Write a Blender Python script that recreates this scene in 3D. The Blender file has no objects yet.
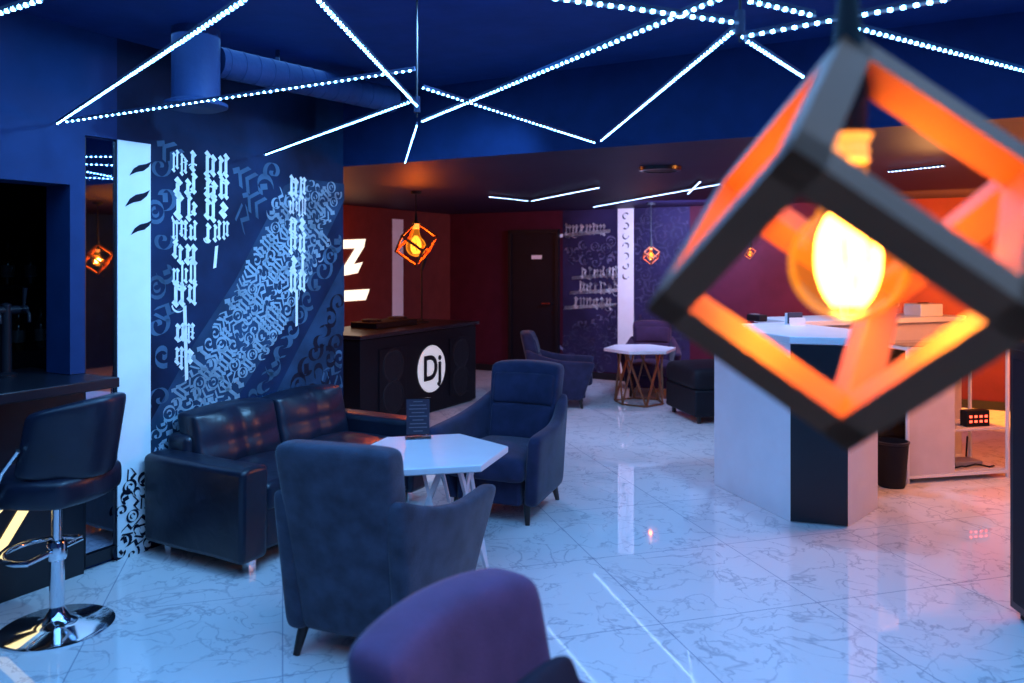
import bpy, bmesh, math, random
from mathutils import Vector, Matrix
C = bpy.context.scene.collection
PI = math.pi
TH = math.radians(29)
AX = Vector((math.sin(TH), math.cos(TH), 0)); BX = Vector((math.cos(TH), -math.sin(TH), 0)); ZX = Vector((0,0,1))
def RM(u, v, z=0): return BX*u + AX*v + ZX*z
def PX(px, py, Y): return Vector(((px-512)/800*Y, Y, 1.6-(py-260)/800*Y))
def LV(px, py, z=0):
    return PX(px, py, (1.6-z)*800/(py-260))
UW, VB, UL, VS = -3.9, 9.97, -6.58, 4.52
def wpx(px, py, u=UW):
    x=(px-512)/800; Y=u/(x*BX.x+BX.y); return (Y*(x*AX.x+AX.y), 1.6-(py-260)/800*Y)
def bpx(px, py, v=VB):
    x=(px-512)/800; Y=v/(x*AX.x+AX.y); return (Y*(x*BX.x+BX.y), 1.6-(py-260)/800*Y)
def onleft(u): return Matrix(((AX.x,0,BX.x,BX.x*u),(AX.y,0,BX.y,BX.y*u),(0,1,0,0),(0,0,0,1)))     # local x=v, y=z
def onback(v): return Matrix(((BX.x,0,-AX.x,AX.x*v),(BX.y,0,-AX.y,AX.y*v),(0,1,0,0),(0,0,0,1)))   # local x=u, y=z

# ------------------------------------------------------------------ materials
def nodes(name):
    m = bpy.data.materials.new(name); m.use_nodes = True
    nt = m.node_tree; return m, nt, nt.nodes['Principled BSDF'], nt.nodes, nt.links
def M(name, col, rough=.5, metal=0, bump=0, bscale=60, var=.12, vscale=6, sheen=0, coat=0, spec=.5, distort=0, emi=0):
    m, nt, p, N, L = nodes(name)
    tc = N.new('ShaderNodeTexCoord'); nz = N.new('ShaderNodeTexNoise'); nz.inputs['Scale'].default_value = vscale
    nz.inputs['Detail'].default_value = 4
    L.new(tc.outputs['Object'], nz.inputs['Vector'])
    r = N.new('ShaderNodeValToRGB')
    r.color_ramp.elements[0].position=.3; r.color_ramp.elements[1].position=.7
    r.color_ramp.elements[0].color = [c*(1-var) for c in col]+[1]; r.color_ramp.elements[1].color = [min(1,c*(1+var)) for c in col]+[1]
    L.new(nz.outputs['Fac'], r.inputs['Fac']); L.new(r.outputs['Color'], p.inputs['Base Color'])
    p.inputs['Roughness'].default_value = rough; p.inputs['Metallic'].default_value = metal
    p.inputs['Specular IOR Level'].default_value = spec
    if emi: p.inputs['Emission Color'].default_value=(1,1,1,1); p.inputs['Emission Strength'].default_value=emi
    if sheen: p.inputs['Sheen Weight'].default_value = sheen; p.inputs['Sheen Roughness'].default_value=.4
    if coat: p.inputs['Coat Weight'].default_value = coat
    if bump:
        n2 = N.new('ShaderNodeTexNoise'); n2.inputs['Scale'].default_value = bscale; n2.inputs['Detail'].default_value = 5
        n2.inputs['Distortion'].default_value = distort
        L.new(tc.outputs['Object'], n2.inputs['Vector'])
        b = N.new('ShaderNodeBump'); b.inputs['Strength'].default_value = bump; b.inputs['Distance'].default_value = .02
        L.new(n2.outputs['Fac'], b.inputs['Height']); L.new(b.outputs['Normal'], p.inputs['Normal'])
    return m
def ME(name, col, s, base=(.02,.02,.02)):
    m, nt, p, N, L = nodes(name)
    p.inputs['Base Color'].default_value = (*base,1)
    p.inputs['Emission Color'].default_value = (*col,1); p.inputs['Emission Strength'].default_value = s
    return m
def floor_mat():
    m, nt, p, N, L = nodes('marble_tile')
    tc = N.new('ShaderNodeTexCoord'); mp = N.new('ShaderNodeMapping'); mp.inputs['Rotation'].default_value=(0,0,math.radians(45))
    L.new(tc.outputs['Object'], mp.inputs['Vector'])
    br = N.new('ShaderNodeTexBrick'); br.offset=0; br.inputs['Scale'].default_value=1; br.inputs['Brick Width'].default_value=.8; br.inputs['Row Height'].default_value=.8
    br.inputs['Mortar Size'].default_value=.003; br.inputs['Color1'].default_value=(.78,.77,.78,1); br.inputs['Color2'].default_value=(.74,.735,.75,1); br.inputs['Mortar'].default_value=(.40,.43,.50,1)
    L.new(mp.outputs['Vector'], br.inputs['Vector'])
    def vein(scale, wid, seed, dist, lo, hi):
        mm = N.new('ShaderNodeMapping'); mm.inputs['Location'].default_value=(seed,seed*2,0); L.new(tc.outputs['Object'], mm.inputs['Vector'])
        n = N.new('ShaderNodeTexNoise'); n.inputs['Scale'].default_value=scale; n.inputs['Detail'].default_value=5; n.inputs['Roughness'].default_value=.5; n.inputs['Distortion'].default_value=dist
        L.new(mm.outputs['Vector'], n.inputs['Vector'])
        s = N.new('ShaderNodeMath'); s.operation='SUBTRACT'; s.inputs[1].default_value=.5; L.new(n.outputs['Fac'], s.inputs[0])
        a = N.new('ShaderNodeMath'); a.operation='ABSOLUTE'; L.new(s.outputs[0], a.inputs[0])
        r = N.new('ShaderNodeMapRange'); r.inputs['From Max'].default_value=wid; r.inputs['To Min'].default_value=1; r.inputs['To Max'].default_value=0; L.new(a.outputs[0], r.inputs['Value'])
        big = N.new('ShaderNodeTexNoise'); big.inputs['Scale'].default_value=scale*.9; L.new(mm.outputs['Vector'], big.inputs['Vector'])
        k = N.new('ShaderNodeMapRange'); k.inputs['From Min'].default_value=lo; k.inputs['From Max'].default_value=hi; L.new(big.outputs['Fac'], k.inputs['Value'])
        mul = N.new('ShaderNodeMath'); mul.operation='MULTIPLY'; L.new(r.outputs['Result'], mul.inputs[0]); L.new(k.outputs['Result'], mul.inputs[1])
        return mul.outputs[0]       # 1 on the vein
    v1 = vein(3.0,.015,0,.5,.34,.54); v2 = vein(5.2,.018,4,.5,.38,.56)
    mx = N.new('ShaderNodeMath'); mx.operation='MAXIMUM'; L.new(v1, mx.inputs[0]); L.new(v2, mx.inputs[1])
    sc = N.new('ShaderNodeMath'); sc.operation='MULTIPLY'; sc.inputs[1].default_value=.48; L.new(mx.outputs[0], sc.inputs[0])
    mix = N.new('ShaderNodeMix'); mix.data_type='RGBA'; mix.inputs['B'].default_value=(.18,.20,.28,1)
    L.new(sc.outputs[0], mix.inputs['Factor']); L.new(br.outputs['Color'], mix.inputs['A'])
    L.new(mix.outputs['Result'], p.inputs['Base Color'])
    p.inputs['Roughness'].default_value=.03; p.inputs['Specular IOR Level'].default_value=.55
    return m
def led_mat(name, col, hi):
    m, nt, p, N, L = nodes(name)
    tc = N.new('ShaderNodeTexCoord'); sp = N.new('ShaderNodeSeparateXYZ'); L.new(tc.outputs['Object'], sp.inputs[0])
    a = N.new('ShaderNodeMath'); a.operation='MULTIPLY'; a.inputs[1].default_value=2*PI/.032; L.new(sp.outputs['X'], a.inputs[0])
    s = N.new('ShaderNodeMath'); s.operation='SINE'; L.new(a.outputs[0], s.inputs[0])
    r = N.new('ShaderNodeMapRange'); r.inputs['From Min'].default_value=.35; r.inputs['From Max'].default_value=.9
    r.inputs['To Min'].default_value=.3; r.inputs['To Max'].default_value=hi; L.new(s.outputs[0], r.inputs['Value'])
    p.inputs['Base Color'].default_value=(.1,.1,.14,1); p.inputs['Emission Color'].default_value=(*col,1)
    L.new(r.outputs['Result'], p.inputs['Emission Strength'])
    return m
def glass_mat(name, tint, emi=0, ecol=(1,.4,.05), refl=.12):
    m = bpy.data.materials.new(name); m.use_nodes=True; nt=m.node_tree; N=nt.nodes; L=nt.links; N.clear()
    out=N.new('ShaderNodeOutputMaterial'); t=N.new('ShaderNodeBsdfTransparent'); t.inputs[0].default_value=(*tint,1)
    g=N.new('ShaderNodeBsdfGlossy'); g.inputs['Roughness'].default_value=.05
    lw=N.new('ShaderNodeLayerWeight'); lw.inputs['Blend'].default_value=refl
    mx=N.new('ShaderNodeMixShader'); L.new(lw.outputs['Fresnel'], mx.inputs[0]); L.new(t.outputs[0], mx.inputs[1]); L.new(g.outputs[0], mx.inputs[2])
    if emi:
        e=N.new('ShaderNodeEmission'); e.inputs[0].default_value=(*ecol,1); e.inputs[1].default_value=emi
        ad=N.new('ShaderNodeAddShader'); L.new(mx.outputs[0], ad.inputs[0]); L.new(e.outputs[0], ad.inputs[1]); L.new(ad.outputs[0], out.inputs[0])
    else: L.new(mx.outputs[0], out.inputs[0])
    return m
MT = dict(
 floor=floor_mat(),
 ceil=M('ceiling_paint',(.010,.036,.150),.6,bump=.1,bscale=12,spec=.12),
 fascia=M('fascia_paint',(.007,.023,.092),.6,spec=.1),
 ceil2=M('rear_ceiling_paint',(.012,.008,.036),.55,spec=.15),
 wall=M('navy_wall',(.008,.033,.115),.6,spec=.15),
 mural=M('mural_navy',(.005,.018,.055),.6,var=.6,vscale=2,spec=.12),
 white_paint=M('white_paint',(.76,.8,.82),.55,var=.04,spec=.2),
 strip1=M('mural_mid_blue',(.015,.042,.09),.6,spec=.12,var=.4,vscale=4),
 panel2=M('mural_violet',(.020,.018,.06),.6,spec=.12,var=.4,vscale=2),
 band=M('mural_blue',(.22,.32,.41),.6,spec=.12,var=.3,vscale=3),
 dim=M('mural_dim',(.044,.098,.17),.6,spec=.12,var=.4,vscale=3),
 violet_line=M('mural_violet_line',(.20,.20,.34),.6,spec=.12,var=.3,vscale=3),
 darkmark=M('mural_dark',(.006,.009,.022),.6,spec=.12),
 redwall=M('maroon_wall',(.12,.026,.024),.6,spec=.15),
 backwall=M('dark_maroon_wall',(.055,.008,.022),.6,spec=.12),
 doorm=M('door_dark',(.007,.006,.011),.5,spec=.15),
 black=M('black_laminate',(.008,.009,.015),.3),
 booth=M('booth_black',(.007,.007,.011),.45,spec=.15),
 blackm=M('black_matte',(.009,.010,.015),.6,spec=.2),
 navyf=M('navy_fabric',(.010,.012,.026),.8,spec=.2),
 leather=M('black_leather',(.008,.011,.024),.33,bump=.18,bscale=7,distort=1.2,var=.25,spec=.45),
 velvet=M('slate_velvet',(.034,.046,.076),.85,bump=.2,bscale=180,sheen=.22,var=.34,vscale=11,spec=.2),
 velvet2=M('navy_velvet',(.024,.026,.066),.85,bump=.15,bscale=220,sheen=.2,var=.28,vscale=9,spec=.2),
 velvet3=M('plum_velvet',(.026,.012,.040),.85,bump=.15,bscale=220,sheen=.15,var=.28,vscale=9,spec=.2),
 purple=M('purple_velvet',(.074,.046,.120),.8,bump=.15,bscale=180,sheen=.25,var=.18,vscale=11,spec=.2),
 leg=M('dark_wood',(.02,.014,.014),.4),
 white=M('white_laminate',(.8,.81,.85),.35,var=.03),
 disc=M('emblem_white_glow',(.85,.85,.88),.4,var=.02,emi=.35),  # slight emission added to brighten the emblem disc
 shelfw=M('shelf_laminate',(.62,.57,.58),.4,var=.05),
 whitem=M('white_metal',(.75,.77,.82),.35,var=.03),
 chrome=M('chrome',(.8,.82,.86),.08,metal=1,var=.03),
 steel=M('galvanised_steel',(.014,.036,.115),.6,bump=.2,bscale=20,spec=.2),
 copper=M('copper_wire',(.30,.12,.06),.35,metal=.6),
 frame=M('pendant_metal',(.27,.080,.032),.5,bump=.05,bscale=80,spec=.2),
 brass=ME('socket_glow',(1,.33,.04),1.6,(.5,.28,.1)),
 mirror=M('mirror_glass',(.42,.46,.58),.02,metal=1,var=.02),
 led=led_mat('led_diodes',(.15,.48,1),66),
 led2=led_mat('led_diodes_dim',(.36,.58,1),16),
 prof=M('led_profile',(.012,.022,.06),.6,spec=.2),
 fil=ME('filament_glow',(1,.44,.08),30),
 fil2=ME('filament_orange',(1,.27,.03),3.6),
 bulb=glass_mat('amber_glass',(1,.84,.52),.24,(1,.30,.02)),
 acryl=glass_mat('clear_acrylic',(.92,.94,.97),refl=.25),
 glowy=ME('yellow_glow',(1,.78,.35),1.6),
 glow_red=ME('red_digits',(1,.06,.03),6),
 glow_white=ME('white_sign_glow',(1,.80,.62),1.7),
 paper=M('printed_card',(.05,.055,.09),.4),
 bottle=M('bottle_glass',(.012,.018,.02),.15),
 amberb=M('amber_bottle',(.04,.014,.006),.15),
 label_m=M('bottle_label',(.10,.09,.09),.6),
 grille=M('speaker_grille',(.010,.011,.016),.5,bump=.3,bscale=160,spec=.2),
 greybox=M('grey_plastic',(.25,.25,.28),.4),
)
# ------------------------------------------------------------------ mesh builder
class MB:
    def __init__(s): s.bm=bmesh.new(); s.xf=None
    def box(s,c,sz,rot=None):
        m=Matrix.Translation(c)@(rot.to_4x4() if rot else Matrix.Identity(4))@Matrix.Diagonal((*sz,1))
        bmesh.ops.create_cube(s.bm,size=1,matrix=m); return s
    def bar(s,p0,p1,w,h=None):
        p0=Vector(p0);p1=Vector(p1);d=p1-p0;l=d.length
        q=d.to_track_quat('X','Z'); s.box((p0+p1)/2,(l,w,h or w),q.to_matrix()); return s
    def cyl(s,p0,p1,r0,r1=None,seg=20):
        p0=Vector(p0);p1=Vector(p1);d=p1-p0
        m=Matrix.Translation((p0+p1)/2)@d.to_track_quat('Z','Y').to_matrix().to_4x4()
        bmesh.ops.create_cone(s.bm,cap_ends=True,segments=seg,radius1=r0,radius2=r0 if r1 is None else r1,depth=d.length,matrix=m); return s
    def lathe(s,prof,c=(0,0,0),seg=32):
        c=Vector(c); rings=[]
        for r,z in prof:
            if r<1e-5: rings.append([s.bm.verts.new(c+Vector((0,0,z)))])
            else: rings.append([s.bm.verts.new(c+Vector((r*math.cos(2*PI*i/seg),r*math.sin(2*PI*i/seg),z))) for i in range(seg)])
        for a,b in zip(rings,rings[1:]):
            for i in range(seg):
                j=(i+1)%seg
                if len(a)==1 and len(b)==1: continue
                f=[a[0],b[i],b[j]] if len(a)==1 else ([a[i],b[0],a[j]] if len(b)==1 else [a[i],b[i],b[j],a[j]])
                s.bm.faces.new(f)
        return s
    def prism(s,poly,z0,z1):
        lo=[s.bm.verts.new((p[0],p[1],z0)) for p in poly]; hi=[s.bm.verts.new((p[0],p[1],z1)) for p in poly]
        s.bm.faces.new(lo[::-1]); s.bm.faces.new(hi)
        for i in range(len(poly)):
            j=(i+1)%len(poly); s.bm.faces.new([lo[i],lo[j],hi[j],hi[i]])
        return s
    def tube(s,pts,r,seg=10,closed=False):
        pts=[Vector(p) for p in pts]; n=len(pts); rings=[]
        for i,p in enumerate(pts):
            a=pts[(i-1)%n] if (closed or i>0) else p; b=pts[(i+1)%n] if (closed or i<n-1) else p
            q=(b-a).to_track_quat('Z','Y'); rings.append([s.bm.verts.new(p+q@Vector((r*math.cos(2*PI*k/seg),r*math.sin(2*PI*k/seg),0))) for k in range(seg)])
        rr=list(zip(rings,rings[1:]))+([(rings[-1],rings[0])] if closed else [])
        for a,b in rr:
            for k in range(seg):
                j=(k+1)%seg; s.bm.faces.new([a[k],a[j],b[j],b[k]])
        if not closed: s.bm.faces.new(rings[0][::-1]); s.bm.faces.new(rings[-1])
        return s
    def poly(s,pts):
        s.bm.faces.new([s.bm.verts.new(p if len(p)==3 else (p[0],p[1],0)) for p in pts]); return s
    def stroke(s,pts,w,ang=.7,z=0):
        if s.xf:
            ox,oy,ca,sa,an=s.xf
            pts=[(ox+p[0]*ca-p[1]*sa,oy+p[0]*sa+p[1]*ca) for p in pts]; ang+=an
        nx,ny=math.cos(ang)*w/2,math.sin(ang)*w/2
        for p,q in zip(pts,pts[1:]):
            s.poly([(p[0]-nx,p[1]-ny,z),(q[0]-nx,q[1]-ny,z),(q[0]+nx,q[1]+ny,z),(p[0]+nx,p[1]+ny,z)])
        return s
    def soft(s,fn,cuts=6):
        c=cuts if isinstance(cuts,tuple) else (cuts,)*3
        n=[k+1 for k in c]; V={}
        def vv(i,j,k):
            if (i,j,k) not in V: V[(i,j,k)]=s.bm.verts.new(fn(i/n[0]-.5,j/n[1]-.5,k/n[2]-.5))
            return V[(i,j,k)]
        for a in range(n[1]):
            for b in range(n[2]):
                for e in (0,n[0]): s.bm.faces.new([vv(e,a,b),vv(e,a+1,b),vv(e,a+1,b+1),vv(e,a,b+1)])
        for a in range(n[0]):
            for b in range(n[2]):
                for e in (0,n[1]): s.bm.faces.new([vv(a,e,b),vv(a+1,e,b),vv(a+1,e,b+1),vv(a,e,b+1)])
        for a in range(n[0]):
            for b in range(n[1]):
                for e in (0,n[2]): s.bm.faces.new([vv(a,b,e),vv(a+1,b,e),vv(a+1,b+1,e),vv(a,b+1,e)])
        return s
    def build(s,name,mat,parent=None,bevel=0,smooth=False,seg=3,mw=None,world=False,angle=40,sub=0):
        if world and parent:
            inv=(Matrix.Translation(parent.location)@Matrix.Rotation(parent.rotation_euler.z,4,'Z')).inverted()
            bmesh.ops.transform(s.bm,matrix=inv,verts=s.bm.verts)
        bmesh.ops.recalc_face_normals(s.bm,faces=s.bm.faces)
        me=bpy.data.meshes.new(name); s.bm.to_mesh(me); s.bm.free()
        if smooth or bevel or sub:
            for p in me.polygons: p.use_smooth=True
            if not sub: me.set_sharp_from_angle(angle=math.radians(angle if not bevel else 80 if smooth else 35))
        me.materials.append(mat)
        o=bpy.data.objects.new(name,me); C.objects.link(o)
        if parent: o.parent=parent
        if mw is not None: o.matrix_world=mw
        if bevel:
            b=o.modifiers.new('bevel','BEVEL'); b.width=bevel; b.segments=seg; b.limit_method='ANGLE'; b.angle_limit=math.radians(50)
        if sub:
            b=o.modifiers.new('subdivision','SUBSURF'); b.levels=sub; b.render_levels=sub
        return o
def tag(o,label,cat,group=None):
    o['label']=label; o['category']=cat
    if group: o['group']=group
    return o
def thing(name,label,cat,loc=(0,0,0),rz=0,group=None):
    o=bpy.data.objects.new(name,None); C.objects.link(o); o.empty_display_size=.1
    o.location=loc; o.rotation_euler=(0,0,rz); return tag(o,label,cat,group)
def st(o): o['kind']='structure'; return o
def dup(root,loc,rz,label,scale=1,mats=None,group=None,skip=()):
    r=root.copy(); C.objects.link(r); r.location=loc; r.rotation_euler=(0,0,rz); r.scale=(scale,)*3; r['label']=label
    if group: r['group']=group
    def rec(a,b):
        for ch in list(a.children):
            if ch.name.split('.')[0] in skip: continue
            c=ch.copy(); C.objects.link(c); c.parent=b
            if mats and c.type=='MESH':
                for fr,to in mats:
                    if c.data.materials[0]==fr:
                        c.data=c.data.copy(); c.data.materials[0]=to; break
            rec(ch,c)
    rec(root,r); return r
def room(name,boxes,mat):
    b=MB()
    for (u0,u1,v0,v1,z0,z1) in boxes: b.box(((u0+u1)/2,(v0+v1)/2,(z0+z1)/2),(u1-u0,v1-v0,z1-z0))
    o=b.build(name,mat); o.rotation_euler.z=-TH; return st(o)

# ------------------------------------------------------------------ setting
V0=-2.2; UR=3.3; ZN=2.78; ZS=2.28
room('floor',[(UL-.2,UR+.2,V0,VB+.2,-.1,0)],MT['floor'])
room('ceiling',[(UL-.2,UR+.2,V0,VS-.02,ZN,ZN+.1)],MT['ceil'])
room('trim_1',[(UL-.2,UR+.2,VS-.02,VS,ZS,ZN+.1)],MT['fascia'])
room('ceiling',[(UL-.2,UR+.2,VS,VB+.2,ZS,ZN+.1)],MT['ceil2'])
vo=wpx(70,300)[0]; vm0=wpx(85,300)[0]; vm1=wpx(117,300)[0]; vs1=wpx(150,300)[0]
wl=room('wall_left',[(UW-.2,UW,vm1,VS-.02,0,ZN)],MT['mural'])
room('wall_left',[(UW-.2,UW,V0,.7,0,ZN)],MT['wall'])
room('wall_left',[(UW-.2,UW,.7,vo,1.98,ZN)],MT['wall'])
room('wall_left',[(UW-.2,UW,vo,vm0,1.022,ZN)],MT['wall'])
room('wall_left',[(UW-.2,UW-.03,vm0,vm1,0,2.24),(UW-.2,UW,vm0,vm1,2.24,ZN)],MT['wall'])
room('wall_bar',[(-5.75,-5.6,.4,VS-.12,0,ZN),(-5.6,UW-.2,.3,.4,0,ZN)],MT['blackm'])
room('wall_partition',[(UL,UW-.2,VS-.12,VS,0,ZN)],MT['redwall'])
room('wall_rear_left',[(UL-.15,UL,VS,VB,0,ZS)],MT['redwall'])
room('wall_back',[(UL-.15,UR,VB,VB+.15,0,ZS)],MT['backwall'])
room('wall_right',[(UR,UR+.15,V0,VB,0,ZN)],MT['wall'])
room('baseboard_back',[(UL,UR,VB-.02,VB,0,.09)],MT['blackm'])
room('baseboard_left',[(UL,UL+.02,VS,VB,0,.09)],MT['blackm'])

rng=random.Random(11)
def inpoly(x,y,P):
    c=False; j=len(P)-1
    for i in range(len(P)):
        if (P[i][1]>y)!=(P[j][1]>y) and x<(P[j][0]-P[i][0])*(y-P[i][1])/(P[j][1]-P[i][1])+P[i][0]: c=not c
        j=i
    return c
def arcpts(cx,cy,r,a0,sw,n=10): return [(cx+r*math.cos(a0+sw*i/n),cy+r*math.sin(a0+sw*i/n)) for i in range(n+1)]
def spiral(r0,r1,a0,sw,n=16): return [((r0+(r1-r0)*i/n)*math.cos(a0+sw*i/n),(r0+(r1-r0)*i/n)*math.sin(a0+sw*i/n)) for i in range(n+1)]
def diamond(b,x,y,s): b.stroke([(x-s*.5,y+s*.5),(x+s*.5,y-s*.5)],s*.9,.785)
def glyph(b,x,y,w,h):
    # one angular broken-pen letterform
    n=rng.choice((1,2,2,2)); t=w*(.38,.28,.2)[n-1]
    xs=[x+w*(i+.5)/n for i in range(n)]
    for i,xx in enumerate(xs):
        d=rng.choice((0,0,.28,-.2))*h; e=rng.choice((0,0,.22,-.16))*h
        b.stroke([(xx,y+e+t*.3),(xx,y+h-d-t*.3)],t,.35)
        diamond(b,xx+t*.2,y+h-d,t*1.3); diamond(b,xx-t*.1,y+e,t*1.3)
    if n>1 and rng.random()<.45: b.stroke([(xs[0],y+h*.98),(xs[-1],y+h*.84)],t*.6,1.2)
    if n>1 and rng.random()<.3: b.stroke([(xs[0],y+h*.02),(xs[-1],y+h*.16)],t*.6,1.2)
    if rng.random()<.3: b.stroke([(x,y+h*.42),(x+w*.5,y+h*.60),(x+w,y+h*.48)],t*.45,1.2)
    if rng.random()<.2: b.stroke(arcpts(x+w*.5,y-h*.02,w*.55,3.3,2.4,7),t*.45,.9)
def ornament(b,x,y,w,h):
    # abstract broad-nib flourishes in varied orientations
    ox,oy,ca,sa,an=b.xf; a=an+rng.choice((0,PI/2,PI,-PI/2))+rng.uniform(-.2,.2)
    b.xf=(ox,oy,math.cos(a),math.sin(a),a)
    r=h*.56*rng.uniform(.9,1.12); t=h*.26*rng.uniform(.85,1.2); k=rng.choice((0,0,1,3,3,4,5,5,6))
    if k==0: b.stroke(spiral(r*.15,r*1.05,.3,7.2,20),t*.8,.75)
    if k==1: b.stroke(arcpts(0,r*.5,r*.5,-1.2,4.4,9),t,.75); b.stroke(arcpts(0,-r*.5,r*.5,1.9,4.4,9),t,.75)
    if k==3: b.stroke(spiral(r*1.1,r*.5,-.9,4.4,12),t,.75); diamond(b,0,0,t*1.2)
    if k==4: b.stroke([(-r,r*.9),(0,r*.2),(r,r*.9)],t*.8,1.57); b.stroke([(-r,0),(0,-r*.7),(r,0)],t*.8,1.57); diamond(b,0,-r*1.1,t)
    if k==5: b.stroke(arcpts(0,0,r*.85,0,2*PI,16),t*.8,.75); b.stroke(arcpts(0,0,r*.35,.5,4.6,9),t*.6,.75)
    if k==6: b.stroke([(-r,-r*.6),(-r*.3,r*.3),(r*.4,-r*.2),(r*1.1,r*.8)],t,1.3); b.stroke([(-r*.8,-r*1.0),(r*.8,-r*.7)],t*.6,1.3)
    b.xf=(ox,oy,ca,sa,an)
def column(b,cx,w,z0,z1,ch):
    z=z1-ch
    while z>z0-ch*.3:
        n=rng.choice((2,2,3)); cs=[rng.uniform(.85,1.2) for _ in range(n)]; s=sum(cs); xx=cx-w/2
        for q in cs:
            glyph(b,xx+w*q/s*.07,z+ch*.1,w*q/s*.86,ch*.72); xx+=w*q/s
        z-=ch*rng.uniform(.96,1.08)
def textfill(b,P,ang,h,pitch,fn):
    cx=sum(p[0] for p in P)/len(P); cy=sum(p[1] for p in P)/len(P); ca,sa=math.cos(ang),math.sin(ang)
    R=max(math.hypot(p[0]-cx,p[1]-cy) for p in P); k=-R
    while k<R:
        t=-R+rng.uniform(0,pitch)
        while t<R:
            px=cx+t*ca-k*sa; py=cy+t*sa+k*ca
            if inpoly(px,py,P):
                b.xf=(px,py,ca,sa,ang); fn(b,-pitch*.46,-h*.46,pitch*.92,h*.92)
            t+=pitch*rng.uniform(.94,1.06)
        k+=h
    b.xf=None
def WP(*pts): return [wpx(*p) for p in pts]
# mural on the left wall
sm=MB(); sm.box(((vm1+vs1)/2+.0,1.12,.003),(vs1-vm1,2.24,.006)); stripe=sm.build('mural_stripe',MT['white_paint'],wl)
def setw(o,mat): 
    o.parent=None; o.matrix_world=mat; o.parent=wl; o.matrix_parent_inverse=(Matrix.Rotation(-TH,4,'Z')).inverted()
setw(stripe,onleft(UW))
pa=wpx(175,455); pb=wpx(318,195); ANG=math.atan2(pb[1]-pa[1],pb[0]-pa[0])
BAND=((151,478),(151,420),(196,340),(234,282),(284,186),(300,178),(344,184),(344,200),(306,280),(268,350),(222,420),(190,452))
b=MB()
for P in (BAND,((262,420),(300,345),(344,262),(344,330),(318,400))):
    b.poly([wpx(*p) for p in P])
o=b.build('mural_strip',MT['strip1'],wl); setw(o,onleft(UW+.002))
def inset(P,k):
    cx=sum(p[0] for p in P)/len(P); cy=sum(p[1] for p in P)/len(P); return [(cx+(p[0]-cx)*k,cy+(p[1]-cy)*k) for p in P]
mix=lambda *a:(ornament if rng.random()<.6 else glyph)(*a)
b=MB(); textfill(b,inset(WP(*BAND),.96),ANG,.082,.067,mix)
o=b.build('mural_band',MT['band'],wl); setw(o,onleft(UW+.004))
b=MB(); textfill(b,WP((230,420),(276,350),(318,270),(344,215),(344,262),(300,345),(262,420)),ANG,.15,.125,ornament)
textfill(b,WP((153,150),(170,150),(170,400),(153,420)),ANG,.13,.11,ornament)
textfill(b,WP((236,160),(278,172),(250,230),(236,250)),ANG,.15,.13,ornament)
textfill(b,WP((150,475),(175,455),(185,470),(152,540)),ANG,.13,.11,ornament)
textfill(b,WP((318,400),(344,330),(344,400)),ANG,.13,.11,ornament)
o=b.build('mural_dim_ornament',MT['dim'],wl); setw(o,onleft(UW+.003))
b=MB(); textfill(b,WP((266,416),(300,350),(344,268),(344,326),(316,398)),ANG,.16,.135,ornament)
o=b.build('mural_black_ornament',MT['darkmark'],wl); setw(o,onleft(UW+.0035))
b=MB()
def pcol(px,y0,y1,wpxw,ch):
    v,z1=wpx(px,y0); _,z0=wpx(px,y1); va=wpx(px-wpxw/2,y0)[0]; vb=wpx(px+wpxw/2,y0)[0]
    column(b,v,vb-va,z0,z1,ch)
pcol(184,152,306,26,.125); pcol(216,155,246,26,.125); pcol(297,178,286,18,.125); pcol(184,322,362,21,.125)
for (xa,ya,xb,yb) in ((184,306,186,380),(296,290,296,326),(216,246,214,268)):
    b.stroke([wpx(xa,ya),wpx(xb,yb)],.024,.3)
o=b.build('mural_lettering',MT['white_paint'],wl); setw(o,onleft(UW+.006))
b=MB(); textfill(b,WP((119,560),(119,485),(134,462),(148,478),(148,556)),1.2,.075,.062,ornament)
for (cx,cy,s) in ((139,170,.72),(136,200,.8),(140,229,.7)):
    v,z=wpx(cx,cy)
    b.poly([(v+s*x,z+s*y) for x,y in ((-.09,-.05),(-.055,.005),(-.01,.035),(.05,.05),(.10,.075),(.075,.03),(.03,-.005),(-.03,-.02))])
o=b.build('mural_dark_ornament',MT['darkmark'],wl); setw(o,onleft(UW+.009))
# second mural, back wall
wb=bpy.data.objects['wall_back']
def setb(o): o.parent=None; o.matrix_world=onback(VB-.004); o.parent=wb; o.matrix_parent_inverse=(Matrix.Rotation(-TH,4,'Z')).inverted()
def BP(*pts): return [bpx(*p) for p in pts]
b=MB(); u0=bpx(563,260)[0]; u1=bpx(690,260)[0]; b.poly([(u0,.1),(u1,.1),(u1,ZS),(u0,ZS)])
o=b.build('mural_panel',MT['panel2'],wb); setb(o)
b=MB(); u0=bpx(618,260)[0]; u1=bpx(634,260)[0]; b.poly([(u0,.1,.004),(u1,.1,.004),(u1,ZS,.004),(u0,ZS,.004)])
o=b.build('mural_stripe',MT['white_paint'],wb); setb(o)
b=MB()
for (pxa,pxb,py) in ((565,606,231),(581,618,273),(579,620,288),(573,612,303)):
    ua,z=bpx(pxa,py); ub=bpx(pxb,py)[0]; n=6
    for i in range(n): glyph(b,ua+(ub-ua)*i/n,z-.04,(ub-ua)/n*.95,.10)
    b.stroke([(ua-.14,z-.07),(ub+.06,z-.01)],.05,1.4)
o=b.build('mural_lettering',MT['white_paint'],wb); setb(o)
b=MB(); textfill(b,BP((565,330),(590,318),(617,312),(617,345),(600,375),(565,375)),.9,.15,.13,ornament); textfill(b,BP((636,212),(688,206),(688,345),(636,350)),.9,.15,.13,ornament); textfill(b,BP((565,245),(617,240),(617,262),(565,265)),.9,.14,.12,ornament)
o=b.build('mural_band',MT['violet_line'],wb); setb(o)
b=MB()
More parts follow.
